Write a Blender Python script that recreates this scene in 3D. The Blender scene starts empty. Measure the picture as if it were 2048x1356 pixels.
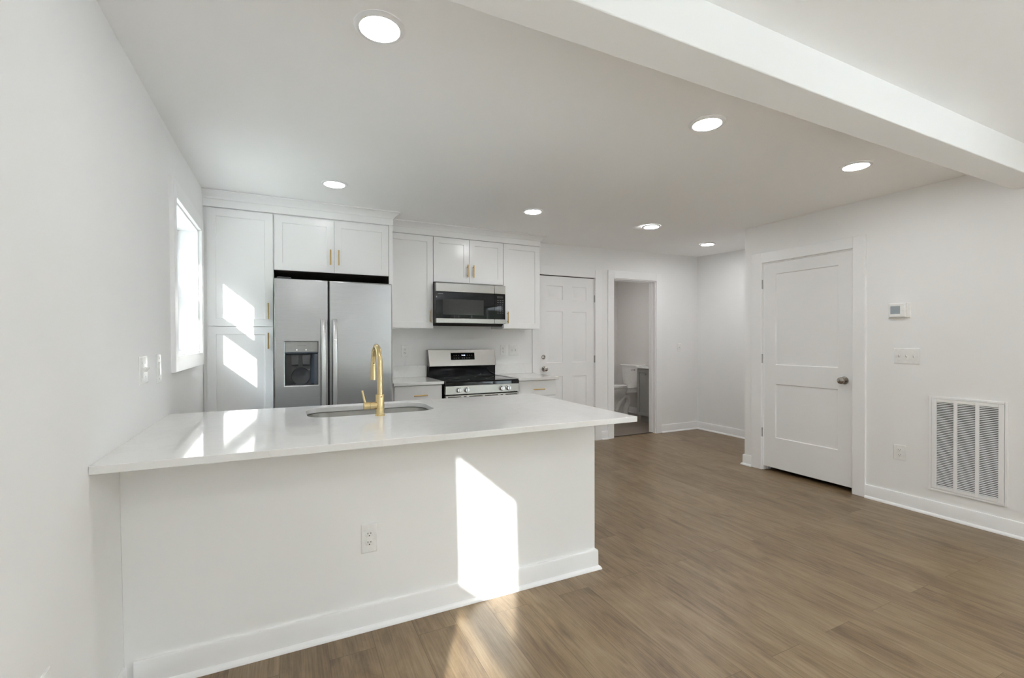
import bpy, bmesh, math, random
from math import sin, cos, pi, radians
from mathutils import Vector, Matrix

random.seed(7)
scene = bpy.context.scene
COL = scene.collection

# ------------------------------------------------------------------ camera
W, H = 2048, 1356
F_PX, CX, CY = 922.81, 1024.45, 687.17
cam_data = bpy.data.cameras.new('camera')
cam = bpy.data.objects.new('camera', cam_data)
COL.objects.link(cam)
cam_data.sensor_fit = 'HORIZONTAL'
cam_data.sensor_width = 36.0
cam_data.lens = F_PX / W * 36.0
cam_data.shift_x = (W / 2 - CX) / W
cam_data.shift_y = (CY - H / 2) / W
cam_data.clip_start = 0.02
CAMX, CAMZ = 0.573, 1.2864
right = Vector((0.8991683, -0.43760033, -0.0015247))
down = Vector((-0.00383965, -0.00440542, -0.99998292))
fwd = Vector((0.43758614, 0.8991588, -0.00564145))
m = Matrix.Identity(4)
for i in range(3):
    m[i][0], m[i][1], m[i][2] = right[i], -down[i], -fwd[i]
m[0][3], m[1][3], m[2][3] = CAMX, 0.0, CAMZ
cam.matrix_world = m
scene.camera = cam

# ------------------------------------------------------------------ world, sun, exposure
SUN_DIR = Vector((1.0, 1.95, -0.87)).normalized()
world = bpy.data.worlds.new('sky')
scene.world = world
world.use_nodes = True
wn = world.node_tree
# bright hazy sky: white at the horizon, paler blue overhead
geo = wn.nodes.new('ShaderNodeTexCoord')
sep = wn.nodes.new('ShaderNodeSeparateXYZ')
wn.links.new(geo.outputs['Generated'], sep.inputs['Vector'])
sky = wn.nodes.new('ShaderNodeValToRGB')
sky.color_ramp.elements[0].position = 0.0
sky.color_ramp.elements[0].color = (0.97, 0.99, 1.0, 1)
sky.color_ramp.elements[1].position = 0.8
sky.color_ramp.elements[1].color = (0.80, 0.89, 1.0, 1)
wn.links.new(sep.outputs['Z'], sky.inputs['Fac'])
wn.links.new(sky.outputs['Color'], wn.nodes['Background'].inputs['Color'])
wn.nodes['Background'].inputs['Strength'].default_value = 16.0

sun_data = bpy.data.lights.new('sun', 'SUN')
sun_data.energy = 12.0
sun_data.angle = radians(0.6)
sun_data.color = (1.0, 0.98, 0.96)
sun = bpy.data.objects.new('sun', sun_data)
COL.objects.link(sun)
sun.rotation_euler = SUN_DIR.to_track_quat('-Z', 'Y').to_euler()

LAMP_STRENGTH = 97.0
LAMP_COLOR = (0.985, 0.99, 1.0)

scene.view_settings.view_transform = 'Standard'
scene.view_settings.look = 'None'
scene.view_settings.gamma = 1.0
scene.view_settings.use_curve_mapping = False
scene.view_settings.exposure = 0.42

cy = scene.cycles
cy.use_denoising = True
cy.max_bounces = 14
cy.diffuse_bounces = 10
cy.glossy_bounces = 5
cy.transparent_max_bounces = 12
cy.transmission_bounces = 6
cy.caustics_reflective = False
cy.caustics_refractive = False
cy.sample_clamp_indirect = 8.0

# daylight portals in the window openings (they only steer the sky's light)
def portal(loc, normal, w, h):
    d = bpy.data.lights.new('window_portal', 'AREA')
    d.shape = 'RECTANGLE'; d.size = w; d.size_y = h
    d.cycles.is_portal = True
    o = bpy.data.objects.new('window_portal', d)
    COL.objects.link(o)
    o.location = loc
    o.rotation_euler = Vector(normal).to_track_quat('-Z', 'Y').to_euler()
portal((-0.21, 3.61, 1.65), (1, 0, 0), 1.0, 1.0)
portal((-0.21, -0.90, 1.33), (1, 0, 0), 1.2, 1.6)
portal((4.05, -4.2, 1.28), (0, 1, 0), 1.4, 1.8)
portal((5.06, -1.95, 1.15), (-1, 0, 0), 3.4, 2.0)

# ------------------------------------------------------------------ materials
def new_mat(name):
    mt = bpy.data.materials.new(name)
    mt.use_nodes = True
    nt = mt.node_tree
    return mt, nt, nt.nodes['Principled BSDF']

def noise(nt, scale, detail=3, vec=None, rough=0.5):
    n = nt.nodes.new('ShaderNodeTexNoise')
    n.inputs['Scale'].default_value = scale
    n.inputs['Detail'].default_value = detail
    n.inputs['Roughness'].default_value = rough
    if vec is not None:
        nt.links.new(vec, n.inputs['Vector'])
    return n

def position(nt, sc=(1, 1, 1)):
    g = nt.nodes.new('ShaderNodeNewGeometry')
    mp = nt.nodes.new('ShaderNodeMapping')
    mp.inputs['Scale'].default_value = sc
    nt.links.new(g.outputs['Position'], mp.inputs['Vector'])
    return mp.outputs['Vector']

def ramp(nt, fac, stops):
    r = nt.nodes.new('ShaderNodeValToRGB')
    el = r.color_ramp.elements
    while len(el) < len(stops):
        el.new(0.5)
    for e, (p, c) in zip(el, stops):
        e.position = p
        e.color = (*c, 1)
    nt.links.new(fac, r.inputs['Fac'])
    return r.outputs['Color']

def bump(nt, bsdf, height, strength, dist=0.002):
    b = nt.nodes.new('ShaderNodeBump')
    b.inputs['Strength'].default_value = strength
    b.inputs['Distance'].default_value = dist
    nt.links.new(height, b.inputs['Height'])
    nt.links.new(b.outputs['Normal'], bsdf.inputs['Normal'])

def painted(name, col, rough, var=0.015, bscale=220, bstr=0.08):
    mt, nt, b = new_mat(name)
    v = position(nt)
    n = noise(nt, 1.3, 3, v)
    lo = tuple(max(0, c - var) for c in col); hi = tuple(min(1, c + var) for c in col)
    nt.links.new(ramp(nt, n.outputs['Fac'], [(0.3, lo), (0.7, hi)]), b.inputs['Base Color'])
    b.inputs['Roughness'].default_value = rough
    n2 = noise(nt, bscale, 2, v)
    bump(nt, b, n2.outputs['Fac'], bstr, 0.001)
    return mt

def metal(name, col, rough, stretch=(1, 1, 1), var=0.12, rv=0.2, wav=0.0):
    mt, nt, b = new_mat(name)
    v = position(nt, stretch)
    n = noise(nt, 12, 4, v)
    b.inputs['Metallic'].default_value = 1.0
    lo = tuple(c * (1 - var) for c in col); hi = tuple(min(1, c * (1 + var)) for c in col)
    nt.links.new(ramp(nt, n.outputs['Fac'], [(0.3, lo), (0.7, hi)]), b.inputs['Base Color'])
    mr = nt.nodes.new('ShaderNodeMapRange')
    mr.inputs['To Min'].default_value = rough * (1 - rv)
    mr.inputs['To Max'].default_value = rough * (1 + rv)
    nt.links.new(n.outputs['Fac'], mr.inputs['Value'])
    nt.links.new(mr.outputs['Result'], b.inputs['Roughness'])
    if wav:
        n2 = noise(nt, 1.0, 1, position(nt, (2.2, 2.2, 3.4)))
        bump(nt, b, n2.outputs['Fac'], wav, 0.02)
    return mt

def plain(name, col, rough, metallic=0.0, coat=0.0):
    mt, nt, b = new_mat(name)
    n = noise(nt, 40, 2, position(nt))
    lo = tuple(c * 0.96 for c in col); hi = tuple(min(1, c * 1.04) for c in col)
    nt.links.new(ramp(nt, n.outputs['Fac'], [(0.3, lo), (0.7, hi)]), b.inputs['Base Color'])
    b.inputs['Roughness'].default_value = rough
    b.inputs['Metallic'].default_value = metallic
    if coat:
        b.inputs['Coat Weight'].default_value = coat
        b.inputs['Coat Roughness'].default_value = 0.04
    return mt

def emissive(name, col, strength):
    mt, nt, b = new_mat(name)
    b.inputs['Base Color'].default_value = (*col, 1)
    b.inputs['Emission Color'].default_value = (*col, 1)
    b.inputs['Emission Strength'].default_value = strength
    return mt

def glass(name):
    mt = bpy.data.materials.new(name)
    mt.use_nodes = True
    nt = mt.node_tree
    nt.nodes.clear()
    out = nt.nodes.new('ShaderNodeOutputMaterial')
    tr = nt.nodes.new('ShaderNodeBsdfTransparent')
    tr.inputs['Color'].default_value = (0.96, 0.98, 0.97, 1)
    gl = nt.nodes.new('ShaderNodeBsdfGlossy')
    gl.inputs['Roughness'].default_value = 0.0
    lw_ = nt.nodes.new('ShaderNodeLayerWeight')
    pw = nt.nodes.new('ShaderNodeMath'); pw.operation = 'POWER'
    nt.links.new(lw_.outputs['Facing'], pw.inputs[0])
    pw.inputs[1].default_value = 4.0
    fr = nt.nodes.new('ShaderNodeMath'); fr.operation = 'MULTIPLY_ADD'
    nt.links.new(pw.outputs[0], fr.inputs[0])
    fr.inputs[1].default_value = 0.35
    fr.inputs[2].default_value = 0.03
    mx = nt.nodes.new('ShaderNodeMixShader')
    nt.links.new(fr.outputs[0], mx.inputs['Fac'])
    nt.links.new(tr.outputs['BSDF'], mx.inputs[1])
    nt.links.new(gl.outputs['BSDF'], mx.inputs[2])
    nt.links.new(mx.outputs['Shader'], out.inputs['Surface'])
    return mt

def planks():
    mt, nt, b = new_mat('oak plank flooring')
    g = nt.nodes.new('ShaderNodeNewGeometry')
    sp = nt.nodes.new('ShaderNodeSeparateXYZ')
    nt.links.new(g.outputs['Position'], sp.inputs['Vector'])
    cb = nt.nodes.new('ShaderNodeCombineXYZ')
    nt.links.new(sp.outputs['Y'], cb.inputs['X'])
    nt.links.new(sp.outputs['X'], cb.inputs['Y'])
    br = nt.nodes.new('ShaderNodeTexBrick')
    br.offset = 0.37; br.offset_frequency = 2
    br.inputs['Scale'].default_value = 1.0
    br.inputs['Brick Width'].default_value = 1.22
    br.inputs['Row Height'].default_value = 0.18
    br.inputs['Mortar Size'].default_value = 0.0012
    br.inputs['Mortar Smooth'].default_value = 0.3
    br.inputs['Bias'].default_value = 0.0
    br.inputs['Color1'].default_value = (0, 0, 0, 1)
    br.inputs['Color2'].default_value = (1, 1, 1, 1)
    br.inputs['Mortar'].default_value = (0.5, 0.5, 0.5, 1)
    nt.links.new(cb.outputs['Vector'], br.inputs['Vector'])
    # per plank offset for the grain
    vm = nt.nodes.new('ShaderNodeVectorMath'); vm.operation = 'MULTIPLY'
    nt.links.new(br.outputs['Color'], vm.inputs[0])
    vm.inputs[1].default_value = (7.0, 13.0, 31.0)
    va = nt.nodes.new('ShaderNodeVectorMath'); va.operation = 'ADD'
    nt.links.new(g.outputs['Position'], va.inputs[0])
    nt.links.new(vm.outputs['Vector'], va.inputs[1])
    def grain(sc, scale, detail, dist=0.0):
        mp = nt.nodes.new('ShaderNodeMapping')
        mp.inputs['Scale'].default_value = sc
        nt.links.new(va.outputs['Vector'], mp.inputs['Vector'])
        n = noise(nt, scale, detail, mp.outputs['Vector'], 0.6)
        n.inputs['Distortion'].default_value = dist
        return n
    n1 = grain((8, 0.9, 1), 1.8, 6, 1.1)
    n2 = grain((75, 2.2, 1), 2.0, 5, 0.4)
    n3 = grain((4.0, 1.4, 1), 1.9, 5, 1.6)
    mixn = nt.nodes.new('ShaderNodeMix'); mixn.data_type = 'FLOAT'
    mixn.inputs[0].default_value = 0.55
    nt.links.new(n1.outputs['Fac'], mixn.inputs[2]); nt.links.new(n3.outputs['Fac'], mixn.inputs[3])
    mixb = nt.nodes.new('ShaderNodeMix'); mixb.data_type = 'FLOAT'
    mixb.inputs[0].default_value = 0.34
    nt.links.new(mixn.outputs[0], mixb.inputs[2]); nt.links.new(n2.outputs['Fac'], mixb.inputs[3])
    # plank to plank tone
    ad = nt.nodes.new('ShaderNodeMath'); ad.operation = 'MULTIPLY_ADD'
    nt.links.new(br.outputs['Color'], ad.inputs[0])
    ad.inputs[1].default_value = 0.075
    nt.links.new(mixb.outputs[0], ad.inputs[2])
    c = ramp(nt, ad.outputs[0], [(0.34, (0.062, 0.034, 0.015)), (0.44, (0.132, 0.083, 0.042)),
                                 (0.55, (0.205, 0.140, 0.076)), (0.68, (0.275, 0.202, 0.122))])
    dk = nt.nodes.new('ShaderNodeMix'); dk.data_type = 'RGBA'; dk.blend_type = 'MULTIPLY'
    nt.links.new(br.outputs['Fac'], dk.inputs[0])
    nt.links.new(c, dk.inputs[6])
    dk.inputs[7].default_value = (0.55, 0.5, 0.46, 1)
    # sparse dark knots, drawn out along the boards
    mk = nt.nodes.new('ShaderNodeMapping')
    mk.inputs['Scale'].default_value = (3.2, 1.1, 0.01)
    nt.links.new(va.outputs['Vector'], mk.inputs['Vector'])
    nw = noise(nt, 9.0, 2, mk.outputs['Vector'])
    wv = nt.nodes.new('ShaderNodeMix'); wv.data_type = 'VECTOR'
    wv.inputs[0].default_value = 0.06
    nt.links.new(mk.outputs['Vector'], wv.inputs[4]); nt.links.new(nw.outputs['Color'], wv.inputs[5])
    vo_ = nt.nodes.new('ShaderNodeTexVoronoi')
    vo_.inputs['Scale'].default_value = 1.3
    nt.links.new(wv.outputs[1], vo_.inputs['Vector'])
    kr = nt.nodes.new('ShaderNodeMapRange')
    kr.inputs['From Min'].default_value = 0.02; kr.inputs['From Max'].default_value = 0.11
    kr.inputs['To Min'].default_value = 0.55; kr.inputs['To Max'].default_value = 0.0
    nt.links.new(vo_.outputs['Distance'], kr.inputs['Value'])
    kn = nt.nodes.new('ShaderNodeMix'); kn.data_type = 'RGBA'; kn.blend_type = 'MULTIPLY'
    nt.links.new(kr.outputs['Result'], kn.inputs[0])
    nt.links.new(dk.outputs[2], kn.inputs[6])
    kn.inputs[7].default_value = (0.30, 0.26, 0.22, 1)
    nt.links.new(kn.outputs[2], b.inputs['Base Color'])
    b.inputs['Roughness'].default_value = 0.36
    bump(nt, b, n2.outputs['Fac'], 0.12, 0.001)
    return mt

def quartz():
    mt, nt, b = new_mat('white quartz')
    v = position(nt)
    n = noise(nt, 2.2, 6, v, 0.65)
    n.inputs['Distortion'].default_value = 1.5
    c = ramp(nt, n.outputs['Fac'], [(0.35, (0.80, 0.795, 0.785)), (0.48, (0.79, 0.785, 0.775)), (0.5, (0.765, 0.76, 0.75)), (0.53, (0.80, 0.795, 0.785))])
    nt.links.new(c, b.inputs['Base Color'])
    b.inputs['Roughness'].default_value = 0.07
    b.inputs['IOR'].default_value = 1.55
    return mt

def floor_tile():
    mt, nt, b = new_mat('bathroom floor tile')
    br = nt.nodes.new('ShaderNodeTexBrick')
    br.inputs['Scale'].default_value = 1.0
    br.inputs['Brick Width'].default_value = 0.6
    br.inputs['Row Height'].default_value = 0.3
    br.inputs['Mortar Size'].default_value = 0.002
    br.inputs['Color1'].default_value = (0.15, 0.122, 0.093, 1)
    br.inputs['Color2'].default_value = (0.185, 0.152, 0.118, 1)
    br.inputs['Mortar'].default_value = (0.11, 0.095, 0.08, 1)
    nt.links.new(position(nt), br.inputs['Vector'])
    nt.links.new(br.outputs['Color'], b.inputs['Base Color'])
    b.inputs['Roughness'].default_value = 0.4
    return mt

M = {}
M['wall'] = painted('wall paint', (0.86, 0.86, 0.86), 0.65)
M['ceil'] = painted('ceiling paint', (0.94, 0.94, 0.94), 0.8)
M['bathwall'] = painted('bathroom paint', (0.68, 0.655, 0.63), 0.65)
M['trim'] = painted('trim enamel', (0.87, 0.87, 0.875), 0.3, 0.008, 120, 0.03)
M['cab'] = painted('cabinet lacquer', (0.86, 0.86, 0.86), 0.22, 0.006, 60, 0.02)
M['door'] = painted('door enamel', (0.85, 0.85, 0.855), 0.32, 0.008, 100, 0.03)
M['gap'] = plain('gap shade brown', (0.055, 0.042, 0.032), 0.8)  # raw board darkened to paint in the gap's shade above the refrigerator
M['floor'] = planks()
M['quartz'] = quartz()
M['tile'] = floor_tile()
M['steel'] = metal('brushed steel', (0.42, 0.425, 0.43), 0.24, (1, 1, 60), 0.06, wav=0.22)
M['steelh'] = metal('brushed steel bright', (0.35, 0.333, 0.315), 0.25, (1, 1, 80), 0.03, 0.05)
M['sink'] = metal('sink steel', (0.72, 0.71, 0.69), 0.25, (1, 1, 1), 0.03, 0.05)
M['handle'] = metal('handle steel', (0.62, 0.625, 0.635), 0.22, (1, 1, 1), 0.03)
M['brass'] = metal('brushed brass', (0.66, 0.52, 0.28), 0.27, (1, 1, 1), 0.01, 0.02)
M['gold'] = metal('satin gold', (0.58, 0.40, 0.16), 0.3, (1, 1, 1), 0.01, 0.02)
M['nickel'] = metal('satin nickel', (0.42, 0.39, 0.36), 0.2, (1, 1, 1), 0.05)
M['hinge'] = metal('hinge steel', (0.40, 0.39, 0.38), 0.35)
M['black'] = plain('black enamel', (0.006, 0.006, 0.007), 0.12)
M['blackglass'] = plain('black glass', (0.004, 0.004, 0.005), 0.03)
M['mwwin'] = plain('oven window mesh', (0.045, 0.045, 0.042), 0.06)
for k_ in ('blackglass', 'mwwin', 'black'):
    M[k_].node_tree.nodes['Principled BSDF'].inputs['Specular IOR Level'].default_value = 0.25
M['blackmatte'] = plain('black plastic', (0.012, 0.012, 0.013), 0.4)
M['darkgrey'] = plain('dark grey plastic', (0.035, 0.038, 0.045), 0.16)
M['bluegrey'] = plain('slate grey plastic', (0.075, 0.09, 0.115), 0.3)
M['ctrlgrey'] = plain('grey control panel', (0.33, 0.325, 0.31), 0.4)
M['fridgeside'] = plain('fridge side grey', (0.12, 0.12, 0.125), 0.4)
M['plastic'] = plain('white plastic', (0.84, 0.84, 0.83), 0.25)
M['slot'] = plain('outlet slot', (0.02, 0.02, 0.02), 0.6)
M['greytext'] = plain('grey print', (0.20, 0.20, 0.20), 0.5)
M['palegrey'] = plain('pale print', (0.55, 0.55, 0.55), 0.4)
M['dimprint'] = plain('dim print', (0.16, 0.16, 0.16), 0.4)
M['lcd'] = plain('lcd screen', (0.30, 0.34, 0.37), 0.08)
M['clock'] = emissive('clock digits', (0.75, 0.85, 1.0), 1.6)
M['led'] = emissive('indicator light', (1, 1, 1), 0.8)
for k_ in (0.25, 0.5, 0.8, 1.0, 1.5):
    M['lens%.2f' % k_] = emissive('lamp lens', LAMP_COLOR, LAMP_STRENGTH * k_)   # per lamp level, tuned to even out the brightness
M['porcelain'] = plain('porcelain', (0.78, 0.765, 0.745), 0.1)
M['vanity'] = plain('grey vanity paint', (0.27, 0.265, 0.25), 0.4)
M['darkvoid'] = plain('dark filter', (0.05, 0.05, 0.05), 0.9)
M['glass'] = glass('window glass')
M['vinyl'] = plain('white vinyl', (0.85, 0.86, 0.87), 0.3)
M['unseen_lawn'] = painted('dry lawn', (0.40, 0.40, 0.36), 0.9, 0.04)
M['leaf'] = painted('hedge leaves', (0.055, 0.062, 0.04), 0.8, 0.02, 12, 0.8)
M['bounce_ground'] = painted('pale bounce ground', (0.82, 0.82, 0.82), 0.9, 0.05)

# ------------------------------------------------------------------ mesh helpers
def NB():
    return bmesh.new()

def box(bm, x0, x1, y0, y1, z0, z1):
    v = [bm.verts.new(p) for p in ((x0, y0, z0), (x1, y0, z0), (x1, y1, z0), (x0, y1, z0),
                                   (x0, y0, z1), (x1, y0, z1), (x1, y1, z1), (x0, y1, z1))]
    for f in ((0, 3, 2, 1), (4, 5, 6, 7), (0, 1, 5, 4), (1, 2, 6, 5), (2, 3, 7, 6), (3, 0, 4, 7)):
        bm.faces.new([v[i] for i in f])
    return bm

def mbox(*a):
    return box(NB(), *a)

def hexa(bm, pts):
    v = [bm.verts.new(p) for p in pts]
    for f in ((0, 3, 2, 1), (4, 5, 6, 7), (0, 1, 5, 4), (1, 2, 6, 5), (2, 3, 7, 6), (3, 0, 4, 7)):
        bm.faces.new([v[i] for i in f])

def XW(y, z):
    """the inner face of the slightly leaning left wall"""
    y = min(max(y, 1.0), 4.3); t = z / 2.44
    return (.006 - .005 * y) * t + (.075 - .0215 * y) * (1 - t)

def CZ(x, y):
    """height of the slightly uneven ceiling"""
    t = min(max((y - 3.2) / 1.7, 0), 1); s = min(max((x - 3.35) / 2.6, 0), 1)
    return 2.44 + t * (.035 + .04 * s)

def FB(yf):
    return lambda u, v, d: (u, yf - d, v)          # faces -y
def FR(xf):
    return lambda u, v, d: (xf - d, u, v)          # faces -x
def FL(u, v, d):
    return (XW(u, v) + d, u, v)                    # on the left wall, faces +x
def FT(z):
    return lambda u, v, d: (u, v, z + d)           # lies flat, faces up
def FN(yf):
    return lambda u, v, d: (u, yf + d, v)          # faces +y

def loft(bm, loops, cap0=True, cap1=True, closed=True):
    rows = [[bm.verts.new(p) for p in lp] for lp in loops]
    n = len(rows[0])
    for a, b in zip(rows, rows[1:]):
        for i in range(n if closed else n - 1):
            j = (i + 1) % n
            bm.faces.new((a[i], a[j], b[j], b[i]))
    if cap0: bm.faces.new(rows[0][::-1])
    if cap1: bm.faces.new(rows[-1])
    return bm

def rects(bm, fr, rs, cap0=True, cap1=True):
    lp = []
    for (u0, u1, v0, v1, d) in rs:
        lp.append([fr(u0, v0, d), fr(u1, v0, d), fr(u1, v1, d), fr(u0, v1, d)])
    return loft(bm, lp, cap0, cap1)

def plate(bm, fr, u0, u1, v0, v1, d0, d1, bev=0.002):
    return rects(bm, fr, [(u0, u1, v0, v1, d0), (u0, u1, v0, v1, d1 - bev),
                          (u0 + bev, u1 - bev, v0 + bev, v1 - bev, d1)])

def panel_slab(bm, fr, us, vs, panels, thick, rings):
    """a slab with recessed panels in its front; rings = [(inset, depth), ...]"""
    for i in range(len(us) - 1):
        for j in range(len(vs) - 1):
            u0, u1, v0, v1 = us[i], us[i + 1], vs[j], vs[j + 1]
            if (i, j) in panels:
                rs = [(u0, u1, v0, v1, 0.0)] + [(u0 + a, u1 - a, v0 + a, v1 - a, d) for a, d in rings]
                rects(bm, fr, rs, cap0=False)
            else:
                bm.faces.new([bm.verts.new(fr(*p)) for p in ((u0, v0, 0), (u1, v0, 0), (u1, v1, 0), (u0, v1, 0))])
    # edges and back
    def strip(pts):
        for (a, b) in zip(pts, pts[1:]):
            bm.faces.new([bm.verts.new(fr(*p)) for p in ((a[0], a[1], 0), (b[0], b[1], 0), (b[0], b[1], -thick), (a[0], a[1], -thick))])
    strip([(u, vs[0]) for u in us]); strip([(u, vs[-1]) for u in us])
    strip([(us[0], v) for v in vs]); strip([(us[-1], v) for v in vs])
    bm.faces.new([bm.verts.new(fr(*p)) for p in ((us[0], vs[0], -thick), (us[-1], vs[0], -thick), (us[-1], vs[-1], -thick), (us[0], vs[-1], -thick))])
    bmesh.ops.remove_doubles(bm, verts=bm.verts, dist=1e-5)
    return bm

def shaker(fr, u0, u1, v0, v1, stile=0.058, thick=0.02):
    return panel_slab(NB(), fr, [u0, u0 + stile, u1 - stile, u1], [v0, v0 + stile, v1 - stile, v1],
                      {(1, 1)}, thick, [(0.0015, -0.009)])

def tube(bm, path, r, n=16, cap=True):
    path = [Vector(p) for p in path]
    rs = r if isinstance(r, (list, tuple)) else [r] * len(path)
    up = None
    loops = []
    for i, p in enumerate(path):
        a = path[max(i - 1, 0)]; b = path[min(i + 1, len(path) - 1)]
        t = (b - a).normalized()
        if up is None:
            ref = Vector((0, 0, 1)) if abs(t.z) < 0.9 else Vector((1, 0, 0))
            up = (ref - t * ref.dot(t)).normalized()
        else:
            up = (up - t * up.dot(t)).normalized()
        sd = t.cross(up)
        loops.append([p + (up * cos(2 * pi * k / n) + sd * sin(2 * pi * k / n)) * rs[i] for k in range(n)])
    return loft(bm, loops, cap, cap)

def flatbar(bm, path, w, t, side):
    """a bar of oblong section along a path; side = the wide direction"""
    path = [Vector(p) for p in path]; side = Vector(side)
    loops = []
    n = 16
    for i, p in enumerate(path):
        a = path[max(i - 1, 0)]; b = path[min(i + 1, len(path) - 1)]
        tt = (b - a).normalized(); nn = tt.cross(side).normalized()
        lp = []
        for k in range(n):
            c, s = cos(2 * pi * k / n), sin(2 * pi * k / n)
            e = 0.55
            lp.append(p + side * (math.copysign(abs(c) ** e, c) * w / 2) + nn * (math.copysign(abs(s) ** e, s) * t / 2))
        loops.append(lp)
    return loft(bm, loops)

def lathe(bm, prof, o, axis=(0, 0, 1), n=28):
    """prof = [(radius, height)] about an axis through o"""
    o = Vector(o); ax = Vector(axis).normalized()
    ref = Vector((1, 0, 0)) if abs(ax.x) < 0.9 else Vector((0, 1, 0))
    e1 = (ref - ax * ref.dot(ax)).normalized(); e2 = ax.cross(e1)
    lp = []
    for r, h in prof:
        r = max(r, 1e-4)
        lp.append([o + ax * h + (e1 * cos(2 * pi * k / n) + e2 * sin(2 * pi * k / n)) * r for k in range(n)])
    return loft(bm, lp)

def sweep(bm, path, prof, ztop=None):
    """closed (d, z) section swept along a plan polyline, d to the right of its direction"""
    n = len(path); loops = []
    for i in range(n):
        dirs = []
        if i > 0:
            dx, dy = path[i][0] - path[i - 1][0], path[i][1] - path[i - 1][1]
            l = math.hypot(dx, dy); dirs.append((dy / l, -dx / l))
        if i < n - 1:
            dx, dy = path[i + 1][0] - path[i][0], path[i + 1][1] - path[i][1]
            l = math.hypot(dx, dy); dirs.append((dy / l, -dx / l))
        if len(dirs) == 1:
            nx, ny = dirs[0]
        else:
            sx, sy = dirs[0][0] + dirs[1][0], dirs[0][1] + dirs[1][1]
            k = 2 / (sx * sx + sy * sy)
            nx, ny = sx * k, sy * k
        loops.append([(path[i][0] + nx * d, path[i][1] + ny * d, z) for d, z in prof])
    return loft(bm, loops)

def rrect(u0, u1, v0, v1, r, n=8):
    pts = []
    for (cu, cv, a0) in ((u1 - r, v0 + r, -90), (u1 - r, v1 - r, 0), (u0 + r, v1 - r, 90), (u0 + r, v0 + r, 180)):
        for k in range(n + 1):
            a = radians(a0 + 90 * k / n)
            pts.append((cu + r * cos(a), cv + r * sin(a)))
    return pts

def obj(name, bm, mat, parent=None, bevel=0.0, smooth=True, seg=2, angle=40):
    bmesh.ops.recalc_face_normals(bm, faces=bm.faces)
    me = bpy.data.meshes.new(name)
    root = parent
    base = Vector((0, 0, 0))
    if parent is not None:
        base = Vector(parent['_base']) if '_base' in parent else Vector((0, 0, 0))
        bmesh.ops.translate(bm, verts=bm.verts, vec=-base)
    bm.to_mesh(me); bm.free()
    me.materials.append(M[mat])
    if smooth:
        for p in me.polygons:
            p.use_smooth = True
        me.set_sharp_from_angle(angle=radians(angle))
    o = bpy.data.objects.new(name, me)
    COL.objects.link(o)
    if parent is not None:
        o.parent = parent
        o['_base'] = list(base)
    if bevel:
        b = o.modifiers.new('bevel', 'BEVEL')
        b.width = bevel; b.segments = seg; b.limit_method = 'ANGLE'; b.angle_limit = radians(40)
        b.harden_normals = False
    return o

def tag(o, label, cat, group=None, kind=None):
    o['label'] = label; o['category'] = cat
    if group: o['group'] = group
    if kind: o['kind'] = kind
    return o

def thing(name, label, cat, loc, group=None, kind=None):
    o = bpy.data.objects.new(name, None)
    o.empty_display_size = 0.05
    COL.objects.link(o)
    o.location = loc
    o['_base'] = list(loc)
    return tag(o, label, cat, group, kind)

def struct(name, bm, mat, label, cat, **k):
    return tag(obj(name, bm, mat, None, **k), label, cat, kind='structure')

def text(name, body, size, mat, parent, origin, ex, ey, width=None, depth=0.0006):
    """flat lettering; origin = lower left, ex / ey = reading and up directions"""
    cu = bpy.data.curves.new(name, 'FONT')
    cu.body = body; cu.size = size; cu.extrude = depth
    t = bpy.data.objects.new(name, cu)
    COL.objects.link(t)
    dg = bpy.context.evaluated_depsgraph_get()
    me = bpy.data.meshes.new_from_object(t.evaluated_get(dg))
    bpy.data.objects.remove(t); bpy.data.curves.remove(cu)
    ex, ey = Vector(ex), Vector(ey); ez = ex.cross(ey)
    xs = [v.co.x for v in me.vertices]
    k = width / (max(xs) - min(xs)) if width else 1.0
    x0 = min(xs)
    base = Vector(parent['_base'])
    for v in me.vertices:
        v.co = Vector(origin) + ex * ((v.co.x - x0) * k) + ey * v.co.y + ez * v.co.z - base
    me.materials.clear(); me.materials.append(M[mat])
    o = bpy.data.objects.new(name, me)
    COL.objects.link(o); o.parent = parent; o['_base'] = list(base)
    return o

def bar_handle(parent, fr, u, v0, v1, horizontal=False, mat='gold'):
    """a slim round bar pull on two posts"""
    bm = NB()
    off, r = 0.030, 0.0058
    if horizontal:
        P = lambda a, d: fr(a, u, d)
    else:
        P = lambda a, d: fr(u, a, d)
    tube(bm, [P(v0, off), P(v1, off)], r, 12)
    l = v1 - v0
    for a in (v0 + l * 0.16, v1 - l * 0.16):
        tube(bm, [P(a, 0.0), P(a, off)], 0.0042, 10)
    return obj('handle', bm, mat, parent)

# ------------------------------------------------------------------ room dimensions
XR = 4.84            # right wall face
YB = 4.893           # back wall face
XA = 5.97            # alcove right wall face
YC = 3.25            # closet corner
YF = -4.0            # front wall face
TOPZ = 2.62

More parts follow.
